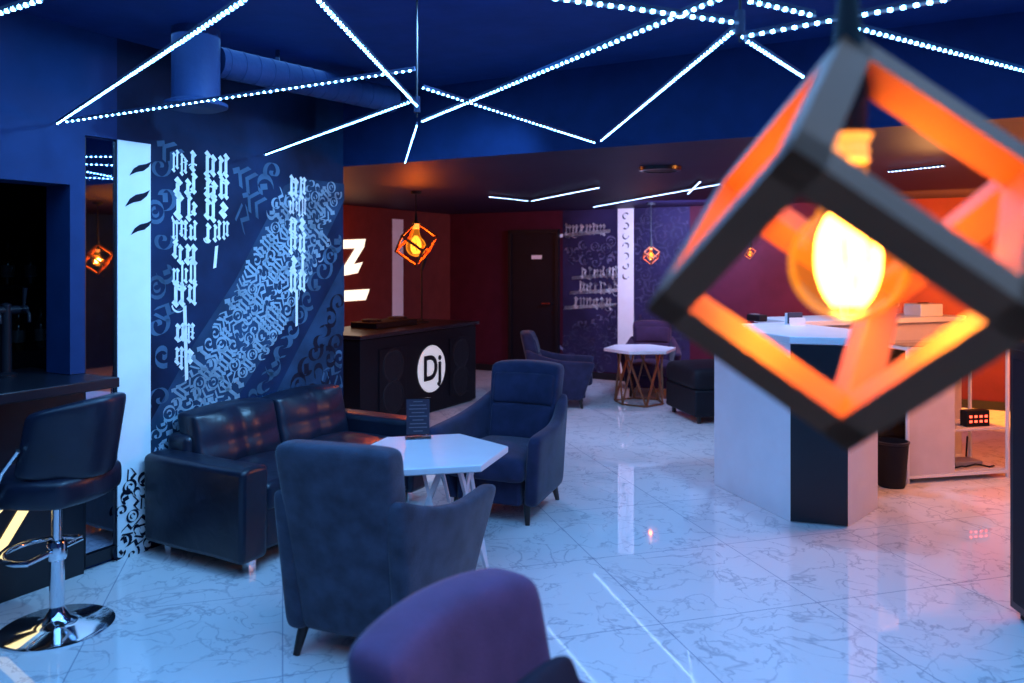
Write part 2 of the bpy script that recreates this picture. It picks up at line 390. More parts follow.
for i in range(7): 
    u,z=bpx(626,216+i*10); b.stroke(arcpts(u,z,.04,rng.uniform(0,6),4,8),.02,.7,.008)
o=b.build('mural_dark_ornament',MT['darkmark'],wb); setb(o)
# door in the back wall
ud0,_=bpx(510,300); ud1,_=bpx(560,300)
d=bpy.data.objects.new('door_1',None); C.objects.link(d); st(d); d.location=RM((ud0+ud1)/2,VB,0); d.rotation_euler.z=-TH
wd=ud1-ud0
MB().box((0,-.015,1.0),(wd-.1,.03,1.96)).build('door_leaf',MT['doorm'],d,bevel=.004)
MB().box((-wd/2+.025,-.03,1.0),(.05,.06,2.0)).box((wd/2-.025,-.03,1.0),(.05,.06,2.0)).box((0,-.03,2.0),(wd,.06,.05)).build('door_frame',MT['booth'],d)
MB().cyl((wd/2-.12,-.03,1.0),(wd/2-.12,-.09,1.0),.012).bar((wd/2-.12,-.085,1.0),(wd/2-.24,-.085,1.0),.018).build('door_handle',MT['chrome'],d,smooth=True)
sg=MB().box((.05,-.035,1.64),(.16,.008,.055)).build('door_sign',MT['white'],d)
# left-rear wall sign, white stripe
wr=bpy.data.objects['wall_rear_left']
def setr(o): o.parent=None; o.matrix_world=onleft(UL+.004); o.parent=wr; o.matrix_parent_inverse=(Matrix.Rotation(-TH,4,'Z')).inverted()
b=MB(); v0=wpx(392,300,UL)[0]; v1=wpx(403,300,UL)[0]; b.poly([(v0,.1),(v1,.1),(v1,2.15),(v0,2.15)])
o=b.build('wall_stripe',MT['white_paint'],wr); setr(o)
b=MB()
for P in (((336,240),(365,239),(363,248),(337,249)),((355,247),(364,246),(352,266),(342,268)),((337,268),(362,262),(357,273),(337,277)),((336,291),(369,289),(365,300),(336,302))):
    b.poly([wpx(*p,UL) for p in P])
so=b.build('wall_sign',MT['glow_white']); so.matrix_world=onleft(UL+.012)
tag(so,'glowing white brush-stroke sign on the orange wall left of the booth lamp','sign')

# ------------------------------------------------------------------ LED strips
ZL=2.27
def led(p0,p1,label,mat='led',w=.0062,group='LED strips of the near ceiling'):
    p0=Vector(p0);p1=Vector(p1);d=p1-p0;l=d.length
    r=thing('led_strip_light',label,'light',(p0+p1)/2,0,group); r.rotation_mode='QUATERNION'; r.rotation_quaternion=d.to_track_quat('X','Z')
    MB().box((0,0,.009),(l,w*1.3,.012)).build('profile',MT['prof'],r)
    MB().box((0,0,0),(l,w,.006)).build('diode_strip',MT[mat],r)
    return r
G=lambda px,py:LV(px,py,ZL)
led(G(-60,32),G(42,0),'short blue LED strip crossing the top left corner of the ceiling')
led(G(57,124),G(245,0),'blue LED strip running from the corner above the mirror to the top edge')
led(G(66,122),PX(415,70,3.5),'blue LED strip passing under the round duct toward the small bracket')
led(G(316,-2),G(417,106),'blue LED strip descending steeply to the small bracket left of centre')
led(G(265,155),G(413,101),'blue LED strip from the top of the mural to the small bracket')
led(G(421,122),G(722,-2),'longest blue LED strip crossing the centre of the ceiling')
led(PX(423,88,3.5),G(595,143),'blue LED strip from the small bracket to the beam edge at centre')
led(G(601,141),G(735,30),'blue LED strip from the beam edge up to the large bracket')
led(G(552,-2),G(738,23),'blue LED strip reaching the large bracket from the left along the top edge')
led(G(742,37),G(950,-1),'blue LED strip rising right from the large bracket')
led(G(745,40),G(803,77),'short blue LED strip from the large bracket toward the black pendant cage')
led(G(748,1),G(815,16),'short blue LED strip along the top edge right of the large bracket')
led(G(856,28),G(1024,71),'blue LED strip at far right, above the near orange pendant')
led(G(405,163),G(417,125),'very short blue LED strip hanging below the small bracket at the beam')
ZB=2.25
H=lambda px,py:LV(px,py,ZB)
GB='LED strips of the low rear ceiling'
led(H(490,197),H(528,201),'shortest faint LED strip on the low rear ceiling','led2',.014,GB)
led(H(532,201),H(598,188),'white LED strip on low rear ceiling, left of the long one','led2',.022,GB)
led(H(594,207),H(722,184),'long white LED strip on the low rear ceiling above the white mural stripe','led2',.022,GB)
led(H(688,194),H(700,182),'small LED strip crossing the right end of the long rear one','led2',.014,GB)
led(H(889,172),H(945,166),'faint LED strip on low ceiling seen through the near pendant cage','led2',.014,GB)
def rod(p,ztop,label,zl):
    r=thing('hanging_bracket',label,'bracket',(p.x,p.y,zl-.04))
    MB().cyl((0,0,0),(0,0,ztop-zl+.04),.004).build('rod',MT['blackm'],r,smooth=True)
    MB().cyl((0,0,.02),(0,0,.09),.014).build('joint',MT['prof'],r,smooth=True)
    MB().cyl((0,0,ztop-zl+.02),(0,0,ztop-zl+.04),.04).build('ceiling_plate',MT['prof'],r,smooth=True)
rod(G(417,108),ZN,'small ceiling bracket where the LED strips meet left of centre',ZL)
rod(G(740,28),ZN,'large ceiling bracket where the LED strips meet near the pendant cage',ZL)

# ------------------------------------------------------------------ ducts and ceiling speaker
p=PX(196,106,4.1)
r=thing('ventilation_duct','vertical round steel duct hanging from the blue ceiling','duct',(p.x,p.y,p.z))
MB().lathe([(.10,.0),(.12,.02),(.118,.05),(.118,ZN-p.z)],seg=40).build('pipe',MT['steel'],r,smooth=True)
MB().lathe([(0,-.005),(.115,-.02),(.155,-.005),(.155,.012),(.115,.03),(.10,.03)],seg=40).build('outlet_rim',MT['steel'],r,smooth=True)
q0=PX(217,52,4.2); q1=PX(392,103,5.2); q0.z=q1.z=2.64
r=thing('spiral_duct','horizontal spiral-wound steel pipe running under the ceiling toward the beam','duct',(q0+q1)/2)
b=MB(); b.cyl(q0,q1,.08,seg=28); b.build('pipe',MT['steel'],r,smooth=True,world=True)
dq=(q1-q0).normalized()
for i in range(14):
    c=q0+(q1-q0)*((i+.5)/14); MB().cyl(c-dq*.006,c+dq*.006,.0825,seg=28).build('seam',MT['steel'],r,smooth=True,world=True)
for k in (.3,.8): MB().bar(q0+(q1-q0)*k+Vector((0,0,.07)),q0+(q1-q0)*k+Vector((0,0,ZN-2.64)),.02).build('hanger',MT['prof'],r,world=True)
p=LV(660,170,ZS-.02)
r=thing('ceiling_speaker','round dark speaker recessed in the low ceiling at centre right','speaker',(p.x,p.y,ZS-.03))
MB().lathe([(.12,.0),(.15,.004),(.155,.03)],seg=40).build('ring',MT['black'],r,smooth=True)
MB().lathe([(0,.004),(.12,.004),(.12,.03)],seg=40).build('grille',MT['grille'],r,smooth=True)

# ------------------------------------------------------------------ pendants
def pendant(axis,ztop,L,az,ceil,label,bar,energy,bulb_r=.064,cfr=.434,fil='fil2',col=(1,.17,.010)):
    x,y=axis; s=L/math.sqrt(3); Rr=L*math.sqrt(2)/3
    zb=ztop-L
    r=thing('pendant_lamp',label,'lamp',(x,y,zb),0,'orange cube-cage pendant lamps')
    T=Vector((0,0,L)); ad=[Vector((Rr*math.cos(math.radians(a)),Rr*math.sin(math.radians(a)),2*L/3)) for a in (az+60,az-60,az+180)]
    E=[(v-T).normalized() for v in ad]
    rot=Matrix((E[0],E[1],E[2])).transposed()
    if rot.determinant()<0: E[1],E[2]=E[2],E[1]; rot=Matrix((E[0],E[1],E[2])).transposed()
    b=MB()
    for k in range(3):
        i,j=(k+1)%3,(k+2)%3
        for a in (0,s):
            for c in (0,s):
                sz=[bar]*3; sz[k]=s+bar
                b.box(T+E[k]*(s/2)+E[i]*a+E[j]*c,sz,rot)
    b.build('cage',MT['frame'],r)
    MB().cyl((0,0,L),(0,0,ceil-zb-.02),.006,seg=10).build('cord',MT['blackm'],r,smooth=True)
    MB().cyl((0,0,L-.005),(0,0,L+.09),.02,.010).build('cord_grip',MT['blackm'],r,smooth=True)
    MB().lathe([(0,ceil-zb-.03),(.05,ceil-zb-.028),(.055,ceil-zb)],seg=28).build('canopy',MT['blackm'],r,smooth=True)
    br=bulb_r; cz=L*cfr; q=br/.064
    MB().cyl((0,0,cz+br*2.25),(0,0,L),.02*q,seg=20).build('socket',MT['blackm'],r,smooth=True)
    MB().lathe([(.019*q,cz+br*1.75),(.023*q,cz+br*1.8),(.02*q,cz+br*1.88),(.023*q,cz+br*1.96),(.02*q,cz+br*2.04),(.026*q,cz+br*2.26),(0,cz+br*2.28)],seg=20).build('bulb_cap',MT['brass'],r,smooth=True)
    prof=[(0,cz-br)]
    for i in range(1,15):
        a=-PI/2+i/14*2.55; prof.append((br*math.cos(a),cz+br*math.sin(a)))
    prof+= [(br*.40,cz+br*1.15),(br*.30,cz+br*1.76)]
    bu=MB().lathe(prof,seg=32).build('bulb',MT['bulb'],r,smooth=True)
    b=MB()
    for n,rad,tr in ((10,.50,.045),(7,.27,.06)):
        for i in range(n):
            a=2*PI*i/n; pts=[]
            for k in range(13):
                h=-.72+1.78*k/12; tt=(h-.1)/.9; rr=br*rad*math.sqrt(max(.05,1-tt*tt*.96)); aa=a+.3*k/12
                pts.append((rr*math.cos(aa),rr*math.sin(aa),cz+br*h))
            b.tube(pts,br*tr,6)
    b.build('filament',MT[fil],bu,smooth=True)
    li=bpy.data.lights.new('bulb_light','POINT'); li.energy=energy; li.color=col; li.shadow_soft_size=br*.5
    lo=bpy.data.objects.new('bulb_light',li); C.objects.link(lo); lo.location=(x,y,zb+cz)
    return r
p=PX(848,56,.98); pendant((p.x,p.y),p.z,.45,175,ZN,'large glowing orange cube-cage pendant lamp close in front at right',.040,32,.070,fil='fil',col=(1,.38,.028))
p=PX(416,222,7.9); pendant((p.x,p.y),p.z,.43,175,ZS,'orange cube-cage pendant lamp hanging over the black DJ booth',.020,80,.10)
p=PX(651,246,9.5); pendant((p.x,p.y),p.z,.22,150,ZS,'small orange pendant lamp right of the white stripe of the rear mural',.012,5,.045)
p=PX(750,247,9.3); pendant((p.x,p.y),p.z,.14,160,ZS,'tiniest orange pendant lamp far behind the white reception counter',.009,4,.03)
p=RM(1.0,5.87); pendant((p.x,p.y),1.78,.34,165,ZS,'orange pendant lamp beyond the right edge, seen only in the narrow mirror',.020,65,.06,col=(1,.25,.02))

# ------------------------------------------------------------------ armchairs
def armchair(label,loc,heading,mat):
    r=thing('armchair',label,'armchair',(loc[0],loc[1],0),-math.radians(heading),'velvet lounge armchairs')
    def yb(t): return -.25-.20*t
    def back(a,b,c):
        t=c+.5; e=2*a
        x=a*(.44+.07*t); y=yb(t)+ .155*b*(1.1-.2*t)+ .045*e*e*(.4+.6*t)
        z=.105+.80*t-(.008*e*e+.012*e**4)*t
        return (x,y,z)
    MB().soft(back,(8,1,9)).build('backrest',mat,r,sub=2)
    def bcush(a,b,c,z0=.38,z1=.63):
        e=2*a; t=c+.5; pf=(1-e*e)*(1-(2*c)**2)
        z=z0+(z1-z0)*t; tt=(z-.11)/.79
        return (a*(.42+.03*tt),yb(tt)+.045+.03*e*e+b*.09+(.026*pf if b>0 else 0),z)
    MB().soft(bcush,(6,1,4)).build('back_cushion',mat,r,sub=2)
    MB().soft(lambda a,b,c:bcush(a,b,c,.625,.83),(6,1,4)).build('head_cushion',mat,r,sub=2)
    for s in (-1,1):
        def arm(a,b,c,s=s):
            t=c+.5; f=b+.5
            zt=.575+.14*max(0,1-f*1.5)**2-.01*f**4
            z=.105+t*(zt-.105)
            y=-.34+.60*f+.15*f*t-.10*(1-f)*t
            x=s*(.195+.020*f**.7+(a+.5)*.088+.085*t**1.1*math.sin(min(1,f*1.3)*PI*.58))
            return (x,y,z)
        MB().soft(arm,(1,7,5)).build('armrest',mat,r,sub=2)
    MB().box((0,.01,.20),(.42,.56,.17)).build('seat_base',mat,r,bevel=.02)
    def seat(a,b,c):
        pf=(1-(2*a)**2)*(1-(2*b)**2); return (a*(.46+.06*(b+.5)),.075+b*.60,.345+c*.15+(.03*pf if c>0 else 0))
    MB().soft(seat,(5,6,1)).build('seat_cushion',mat,r,sub=2)
    for sx in (-1,1):
        for yy in (.22,-.26):
            k=.03 if yy>0 else -.05
            MB().cyl((sx*.245,yy+k,0),(sx*.23,yy,.14),.014,.026,14).build('leg',MT['leg'],r,smooth=True)
    return r
a1=armchair('slate velvet armchair seen from behind, in front of the white hexagonal table',(-.545,3.46),18,MT['velvet'])
def ac(label,loc,heading,mat,scale=1,skip=()):
    return dup(a1,(loc[0],loc[1],0),-math.radians(heading),label,scale,[(MT['velvet'],mat)],None,skip)
ac('navy velvet armchair facing the camera behind the nearer hexagonal table',(-.04,5.145),202,MT['velvet2'])
ac('purple velvet armchair cut off by the bottom edge, holding a dark cushion',(.215,1.42),123,MT['purple'],1,('head_cushion','back_cushion'))
ac('dark armchair side-on to the left of the far copper-legged table',(.55,8.85),95,MT['velvet2'],.9)
ac('plum armchair behind the far copper-legged table against the mural',(1.66,9.55),192,MT['velvet3'],.94)
def cu(a,b,c):
    pf=(1-(2*a)**2)*(1-(2*b)**2); return (a*.34*(1-.08*(2*b)**2),b*.34*(1-.08*(2*a)**2),c*(.04+.09*pf))
o=MB().soft(cu,(7,7,1)).build('cushion',MT['navyf'],sub=2)
tag(o,'small dark cushion lying against the back of the purple armchair','cushion')
o.location=(.07,1.575,.60); o.rotation_euler=(math.radians(72),0,-math.radians(123)+PI)
# boxy seat beside the counter
r=thing('box_seat','near-black boxy padded seat half hidden behind the white reception counter','seat',(2.12,8.2,0),math.radians(12))
MB().soft(lambda a,b,c:(a*.86,b*.72,.20+c*.26),(5,5,2)).build('base',MT['blackm'],r,bevel=.02,smooth=True)
MB().soft(lambda a,b,c:(a*.88,b*.74,.43+c*.22+(.03*(1-4*a*a)*(1-4*b*b) if c>0 else 0)),(6,6,1)).build('cushion_top',MT['blackm'],r,sub=2)
for sx in (-1,1):
    for sy in (-1,1): MB().cyl((sx*.36,sy*.30,0),(sx*.36,sy*.30,.08),.022).build('foot',MT['leg'],r,smooth=True)

# ------------------------------------------------------------------ sofa
sc=RM(-3.485,3.63)
r=thing('sofa','black leather two-seat sofa against the calligraphy mural','sofa',sc,-math.radians(119))
W,D=1.60,.78
MB().box((0,.02,.20),(W-.3,D-.12,.22)).build('base',MT['leather'],r,bevel=.02)
MB().box((0,-D/2+.09,.36),(W-.30,.18,.54)).build('backrest',MT['leather'],r,bevel=.04,seg=4)
for s in (-1,1):
    def sarm(a,b,c,s=s):
        return (s*(W/2-.09)+a*.18+(.008*math.sin(b*9)*(c)) ,b*(D-.02),.07+ (c+.5)*.47+(.012*math.cos(a*3) if c>0 else 0))
    MB().soft(sarm,(2,6,6)).build('armrest',MT['leather'],r,bevel=.028,smooth=True,seg=4)
    def scu(a,b,c,s=s):
        pf=(1-(2*a)**2)*(1-(2*b)**2); return (s*.31+a*.61,.06+b*.60,.36+c*.15+(.04*pf if c>0 else 0))
    MB().soft(scu,(8,8,1)).build('seat_cushion',MT['leather'],r,bevel=.035,smooth=True,seg=4)
    def bcu(a,b,c,s=s):
        e=2*a; t=c+.5; pf=(1-e*e)*(1-(2*c)**2)
        dent=math.exp(-((abs(e)-.0)/.16)**2)*.03+math.exp(-((t-.5)/.12)**2)*.025
        y=-.20-.08*t+b*.16+((.07*pf-dent*(1-e*e)**.5) if b>0 else 0)
        return (s*.31+a*.61,y,.40+t*.34+(.02*math.cos(a*3) if c>.2 else 0))
    MB().soft(bcu,(11,1,9)).build('back_cushion',MT['leather'],r,sub=2)
    for yy in (-.3,.3):
        MB().box((s*(W/2-.12),yy,.035),(.05,.05,.075)).build('leg',MT['chrome'],r,bevel=.004)

# ------------------------------------------------------------------ hexagonal tables
def hextable(label,loc,rot,legm,ring,topm,ph):
    r=thing('hexagonal_table',label,'table',(loc[0],loc[1],0),rot,'hexagonal coffee tables')
    hx=[(.41*math.cos(PI/3*i),.41*math.sin(PI/3*i)) for i in range(6)]
    MB().prism(hx,.585,.62).build('tabletop',topm,r,bevel=.006)
    MB().prism([(x*.62,y*.62) for x,y in hx],.565,.588).build('under_frame',legm,r)
    for i in range(3):
        a=2*PI/3*i+ph; ft=(.29*math.cos(a),.29*math.sin(a),.012)
        for d in (-1,1):
            a2=a+d*PI/3*.8; MB().bar(ft,(.25*math.cos(a2),.25*math.sin(a2),.575),.02).build('leg',legm,r)
    for i in range(3):
        a=2*PI/3*i+ph+PI/3; ft=(.26*math.cos(a),.26*math.sin(a),.012)
        for d in (-1,1):
            a2=a+d*PI/3*.5; MB().bar(ft,(.25*math.cos(a2),.25*math.sin(a2),.575),.016).build('leg',legm,r)
    if ring:
        b=MB(); pts=[]
        for i in range(6):
            a=PI/3*i+ph; R_=.29 if i%2==0 else .26; pts.append((R_*math.cos(a),R_*math.sin(a),.012))
        for i in range(6): b.bar(pts[i],pts[(i+1)%6],.016)
        b.build('base_ring',legm,r)
    return r
hextable('white hexagonal coffee table with white wire legs, holding the menu stand',(-.42,4.13),math.radians(12),MT['whitem'],False,MT['white'],-.25)
hextable('far white hexagonal coffee table with copper wire legs',(1.43,8.95),math.radians(5),MT['copper'],True,MT['white'],PI/6)
# menu stand
p=LV(418,438,.62)
r=thing('menu_stand','clear acrylic stand with a dark printed menu card on the white table','menu stand',(p.x,p.y,.62),math.radians(8))
MB().box((0,0,.006),(.14,.08,.012)).build('foot',MT['acryl'],r)
rt=Matrix.Rotation(math.radians(-6),3,'X')
MB().box((0,.0,.115),(.14,.016,.21),rt).build('holder',MT['acryl'],r)
cd=MB().box((0,.0,.117),(.126,.004,.19),rt).build('menu_card',MT['paper'],r)
b=MB()
for i in range(9):
    w=(.05,.09,.10,.07,.1,.06,.09,.1,.05)[i]; b.box(rt@Vector((0,-.0035,.085-.02*i))+Vector((0,0,.115)),(w,.001,.005),rt)
b.build('print_lines',MT['greybox'],cd)

# ------------------------------------------------------------------ bar, stool, mirror
r=thing('bar_counter','black bar counter with glowing yellow front panel at the left edge','bar',RM(-3.9,1.7),-TH)
vE=wpx(120,380,-3.62)[0]
MB().box((-.20,(.74+vm0-.012)/2-1.7,.48),(.42,vm0-.012-.74,.96)).build('body',MT['black'],r)
MB().box((-.1,(.8+vE)/2-1.7,.995),(.76,vE-.8,.05)).build('counter_top',MT['black'],r,bevel=.006)
for P in (((-40,492),(16,496),(-6,520),(-40,545)),((-3,545),(24,500),(36,499),(8,545),(-10,560))):
    b=MB(); b.poly([(.015,*wpx(x,y,-3.885)) for x,y in P])
    bmesh.ops.translate(b.bm,verts=b.bm.verts,vec=(0,-1.7,0))
    b.build('glow_panel',MT['glowy'],r)
mi=thing('mirror','tall narrow mirror strip between bar and white mural stripe','mirror',RM(UW-.03,(vm0+vm1)/2,0),-TH)
MB().box((.008,0,1.16),(.016,vm1-vm0-.012,2.14)).build('mirror_glass',MT['mirror'],mi)
MB().box((.012,-(vm1-vm0)/2+.005,1.12),(.024,.008,2.22)).box((.012,(vm1-vm0)/2-.005,1.12),(.024,.008,2.22)).box((.012,0,.05),(.024,vm1-vm0-.002,.06)).build('mirror_frame',MT['black'],mi)

stp=LV(57,628)
r=thing('bar_stool','black padded bar stool on chrome pedestal at the bar','bar stool',(stp.x,stp.y,0),math.radians(80))
MB().lathe([(0,0),(.225,0),(.228,.008),(.21,.016),(.10,.028),(.05,.05),(.032,.085),(.03,.10),(0,.10)],seg=48).build('base',MT['chrome'],r,smooth=True)
MB().cyl((0,0,.08),(0,0,.36),.03,seg=24).cyl((0,0,.36),(0,0,.57),.02,seg=24).build('pole',MT['chrome'],r,smooth=True)
MB().lathe([(.036,.30),(.04,.31),(.04,.37),(.036,.38)],seg=24).build('collar',MT['chrome'],r,smooth=True)
fr=[(0.03,0.0,.34)]+[(.17*math.sin(a),.06+.15*math.cos(a),.335) for a in [math.radians(x) for x in range(110,-111,-20)]]+[(-.03,0,.34)]
MB().tube(fr,.0115,10).build('footrest',MT['chrome'],r,smooth=True)
def ss(a,b,c):
    e=math.hypot(2*a,2*b)/max(abs(2*a),abs(2*b),1e-4); k=1/(.45+.55*e)
    pf=max(0,(1-(2*a)**2)*(1-(2*b)**2)); return (a*.48*k,b*.48*k+.02,.635+c*.12+(.025*pf if c>0 else -.01*pf))
MB().soft(ss,(7,7,1)).build('seat',MT['leather'],r,sub=2)
MB().cyl((0,0,.54),(0,0,.595),.06,.10).build('seat_mount',MT['blackm'],r,smooth=True)
def sb(a,b,c):
    e=2*a; t=c+.5
    return (a*.51*(1-.10*e*e),-.205-.06*t+.20*e*e+b*.075,.675+.35*t-.05*e*e*t+.03*e*e*(1-t))
MB().soft(sb,(9,1,5)).build('backrest',MT['leather'],r,sub=2)
for s in (-1,1):
    MB().tube([(s*.10,.06,.575),(s*.215,.10,.58),(s*.252,.09,.63),(s*.256,.04,.74),(s*.25,-.03,.83)],.011,10).build('side_frame',MT['chrome'],r,smooth=True)
MB().tube([(.02,0,.56),(.14,.10,.545),(.19,.13,.54)],.006,8).build('lever',MT['chrome'],r,smooth=True)

# bar interior: back shelf with bottles, tap tower
r=thing('back_bar_shelf','dark shelf unit deep inside the bar opening','shelf',RM(-5.42,2.9),-TH)
MB().box((0,0,.5),(.32,1.5,1.0)).build('cabinet',MT['blackm'],r)
MB().box((-.08,0,1.42),(.2,1.5,.03)).build('upper_shelf',MT['blackm'],r)
MB().box((-.165,0,1.4),(.02,1.5,.9)).build('back_panel',MT['black'],r)
kk=0
for zz,base in ((1.0,2.62),(1.435,2.70)):
    for i in range(5):
        v=base+i*.15; pnt=RM(-5.46,v)
        col=('dark green','amber')[(i+kk)%2]
        rr=thing('bottle','%s bottle, %s of five on the %s shelf in the dark bar'%(col,('leftmost','second from left','middle one','second from right','rightmost')[i],'upper' if kk else 'lower'),'bottle',(pnt.x,pnt.y,zz),0,'bottles inside the bar')
        h=.26+.02*((i*3)%3)
        MB().lathe([(0,0),(.036,0),(.038,.01),(.038,h*.6),(.03,h*.7),(.013,h*.8),(.013,h),(0,h)],seg=20).build('glass_body',MT['bottle'] if col!='amber' else MT['amberb'],rr,smooth=True)
        MB().lathe([(.0385,h*.2),(.039,h*.21),(.039,h*.5),(.0385,h*.51)],seg=20).build('paper_label',MT['label_m'],rr,smooth=True)
        MB().cyl((0,0,h-.005),(0,0,h+.02),.015,seg=14).build('cap',MT['blackm'],rr,smooth=True)
    kk+=1
v,z=wpx(6,375,-4.12)
pnt=RM(-4.12,v)
r=thing('tap_tower','dark beverage tap tower standing on the bar counter','tap',(pnt.x,pnt.y,1.02),-TH)
MB().lathe([(.05,0),(.05,.015),(.026,.025),(.024,.36),(0,.37)],seg=24).build('column',MT['booth'],r,smooth=True)
MB().cyl((0,-.10,.33),(0,.10,.33),.022).build('cross_bar',MT['booth'],r,smooth=True)
for yy in (-.07,.07):
    MB().tube([(.0,yy,.33),(.06,yy,.325),(.075,yy,.31),(.077,yy,.27)],.009).build('spout',MT['booth'],r,smooth=True)
    MB().cyl((.03,yy,.35),(.04,yy,.44),.007,.011).build('tap_handle',MT['booth'],r,smooth=True)

# ------------------------------------------------------------------ DJ booth
UB=-4.78
r=thing('dj_booth','black booth with a round white Dj emblem on its front','booth',RM(UB-.4,6.75),-TH)
v0,v1=5.75,7.80
def bl(u,v,z): return (u-(UB-.4),v-6.75,z)
MB().box(bl(UB-.40,(v0+v1)/2,.44),(.78,v1-v0-.02,.84)).build('body',MT['booth'],r,bevel=.005)
MB().box(bl(UB-.40,(v0+v1)/2,.885),(.84,v1-v0+.04,.035)).build('top',MT['black'],r,bevel=.004)
MB().box(bl(UB-.40,(v0+v1)/2,.02),(.72,v1-v0-.08,.04)).build('plinth',MT['blackm'],r)
vd=wpx(432,369,UB)[0]; zd=.465
for vv in (vd-.66,vd+.55):
    pn=MB().box(bl(UB-.006,vv,.44),(.016,.42,.62)).build('speaker_panel',MT['booth'],r,bevel=.004)
    for zz,rr in ((.57,.14),(.27,.14)):
        b=MB().lathe([(0,.004),(rr*.3,.009),(rr,.003),(rr+.001,.004),(rr+.015,.009),(rr+.03,0)],seg=40)
        for vtx in b.bm.verts:
            c=vtx.co.copy(); vtx.co=Vector(bl(UB+.003+c.z,vv+c.x,zz+c.y))
        b.build('speaker_cone',MT['grille'],pn,smooth=True)
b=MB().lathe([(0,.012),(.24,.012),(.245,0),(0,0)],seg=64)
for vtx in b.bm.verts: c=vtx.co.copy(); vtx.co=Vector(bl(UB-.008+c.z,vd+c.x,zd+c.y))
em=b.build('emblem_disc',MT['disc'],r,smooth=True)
cu_=bpy.data.curves.new('t','FONT'); cu_.body='Dj'; cu_.size=.36; cu_.align_x='CENTER'; cu_.align_y='CENTER'; cu_.extrude=.003; cu_.offset=.008
to=bpy.data.objects.new('t',cu_); C.objects.link(to); bpy.context.view_layer.update()
me=bpy.data.meshes.new_from_object(to.evaluated_get(bpy.context.evaluated_depsgraph_get())); bpy.data.objects.remove(to)
for v in me.vertices:
    c=v.co.copy(); v.co=Vector(bl(UB+.008+c.z,vd+c.x,zd+c.y-.0))
me.name='emblem_lettering'; me.materials.clear(); me.materials.append(MT['blackm'])
o=bpy.data.objects.new('emblem_lettering',me); C.objects.link(o); o.parent=em
# gear on the booth
g=RM(UB-.5,6.75)
r=thing('dj_controller','flat black DJ controller with two platters on the booth top','controller',(g.x,g.y,.9025),-TH)
MB().box((0,0,.03),(.34,.7,.06)).build('case',MT['blackm'],r,bevel=.006)
for yy in (-.22,.22): MB().lathe([(0,.085),(.1,.085),(.105,.075),(.105,.06)],c=(0,yy,0),seg=32).build('platter',MT['grille'],r,smooth=True)
g=RM(UB-.45,7.35)
r=thing('microphone_stand','thin black microphone stand on the booth behind the pendant lamp','stand',(g.x,g.y,.9025),-TH)
MB().lathe([(0,0),(.08,0),(.08,.012),(.015,.02),(0,.02)],seg=24).build('foot',MT['blackm'],r,smooth=True)
MB().cyl((0,0,.015),(0,0,.6),.01).build('pole',MT['blackm'],r,smooth=True)
MB().cyl((0,0,.58),(.05,0,.72),.014,.026).build('microphone',MT['grille'],r,smooth=True)

# ------------------------------------------------------------------ reception
P0=Vector((1.44,5.70)); P1=Vector((1.70,4.885)); P2=Vector((2.01,4.79)); P3=Vector((2.36,5.16)); P4=Vector((2.05,5.98))
r=thing('reception_counter','tall white reception counter with a chamfered black corner panel','counter',(1.9,5.3,0))
def sub(P,k): 
    c=Vector((1.9,5.3)); return [((p-c)*k) for p in P]
PP=[P0,P1,P2,P3,P4]
MB().prism(sub(PP,1),.0,1.09).build('body',MT['white'],r,bevel=.004)
MB().prism(sub(PP,1.05),1.09,1.135).build('counter_top',MT['white'],r,bevel=.006)
n=(Vector((P2.y-P1.y,-(P2.x-P1.x)))).normalized()
c=Vector((1.9,5.3))
q=[P1-c+n*.001,P2-c+n*.001,P2-c+n*.014,P1-c+n*.014]
MB().prism([tuple(x) for x in q],.01,1.085).build('corner_panel',MT['black'],r)
# rear leg of the reception, running right behind the near lamp
A0=Vector((2.12,6.02)); A1=Vector((3.72,6.62)); dd=(A1-A0).normalized(); nn=Vector((-dd.y,dd.x))
t=thing('reception_desk','long white rear desk running right behind the near pendant lamp','desk',(A0.x,A0.y,0))
def dq_(s,k): return tuple(A0+dd*s+nn*k-A0)
LD=(A1-A0).length
MB().prism([dq_(0,.0),dq_(LD,.0),dq_(LD,.03),dq_(0,.03)],.0,1.10).build('front_panel',MT['shelfw'],t)
MB().prism([dq_(-.02,-.05),dq_(LD,-.05),dq_(LD,.45),dq_(-.02,.45)],1.10,1.14).build('desk_top',MT['white'],t,bevel=.005)
MB().prism([dq_(0,.03),dq_(.03,.03),dq_(.03,.42),dq_(0,.42)],.0,1.10).build('end_panel',MT['white'],t)
# things on the counter
pt=LV(757,321,1.135)
rr=thing('card_terminal','small dark payment terminal on the white reception counter','terminal',(pt.x,pt.y,1.135),math.radians(20))
MB().box((0,0,.025),(.08,.15,.05)).build('case',MT['blackm'],rr,bevel=.008)
MB().box((0,.03,.0515),(.06,.05,.003)).build('screen',MT['greybox'],rr)
pt=LV(795,325,1.135)
rr=thing('flyer_holder','white flyer holder standing right of the terminal on the counter','holder',(pt.x,pt.y,1.135),math.radians(10))
MB().box((0,0,.005),(.12,.09,.01)).box((0,.03,.045),(.12,.006,.08)).box((0,-.03,.03),(.12,.006,.05)).build('stand',MT['white'],rr)
MB().box((0,.0,.05),(.10,.03,.08)).build('flyers',MT['paper'],rr)
pt=A0+dd*1.02+nn*.18
t=thing('monitor','white back of a small monitor standing on the rear reception desk','monitor',(pt.x,pt.y,1.14),math.radians(10))
MB().box((0,0,.006),(.16,.12,.012)).build('foot',MT['greybox'],t); MB().box((0,.01,.05),(.03,.02,.09)).build('neck',MT['greybox'],t)
MB().box((0,0,.19),(.34,.025,.22)).build('screen_back',MT['white'],t,bevel=.008)
pt=A0+dd*.62+nn*.15
t=thing('paper_cup','white paper cup with dark lid on the rear reception desk','cup',(pt.x,pt.y,1.14))
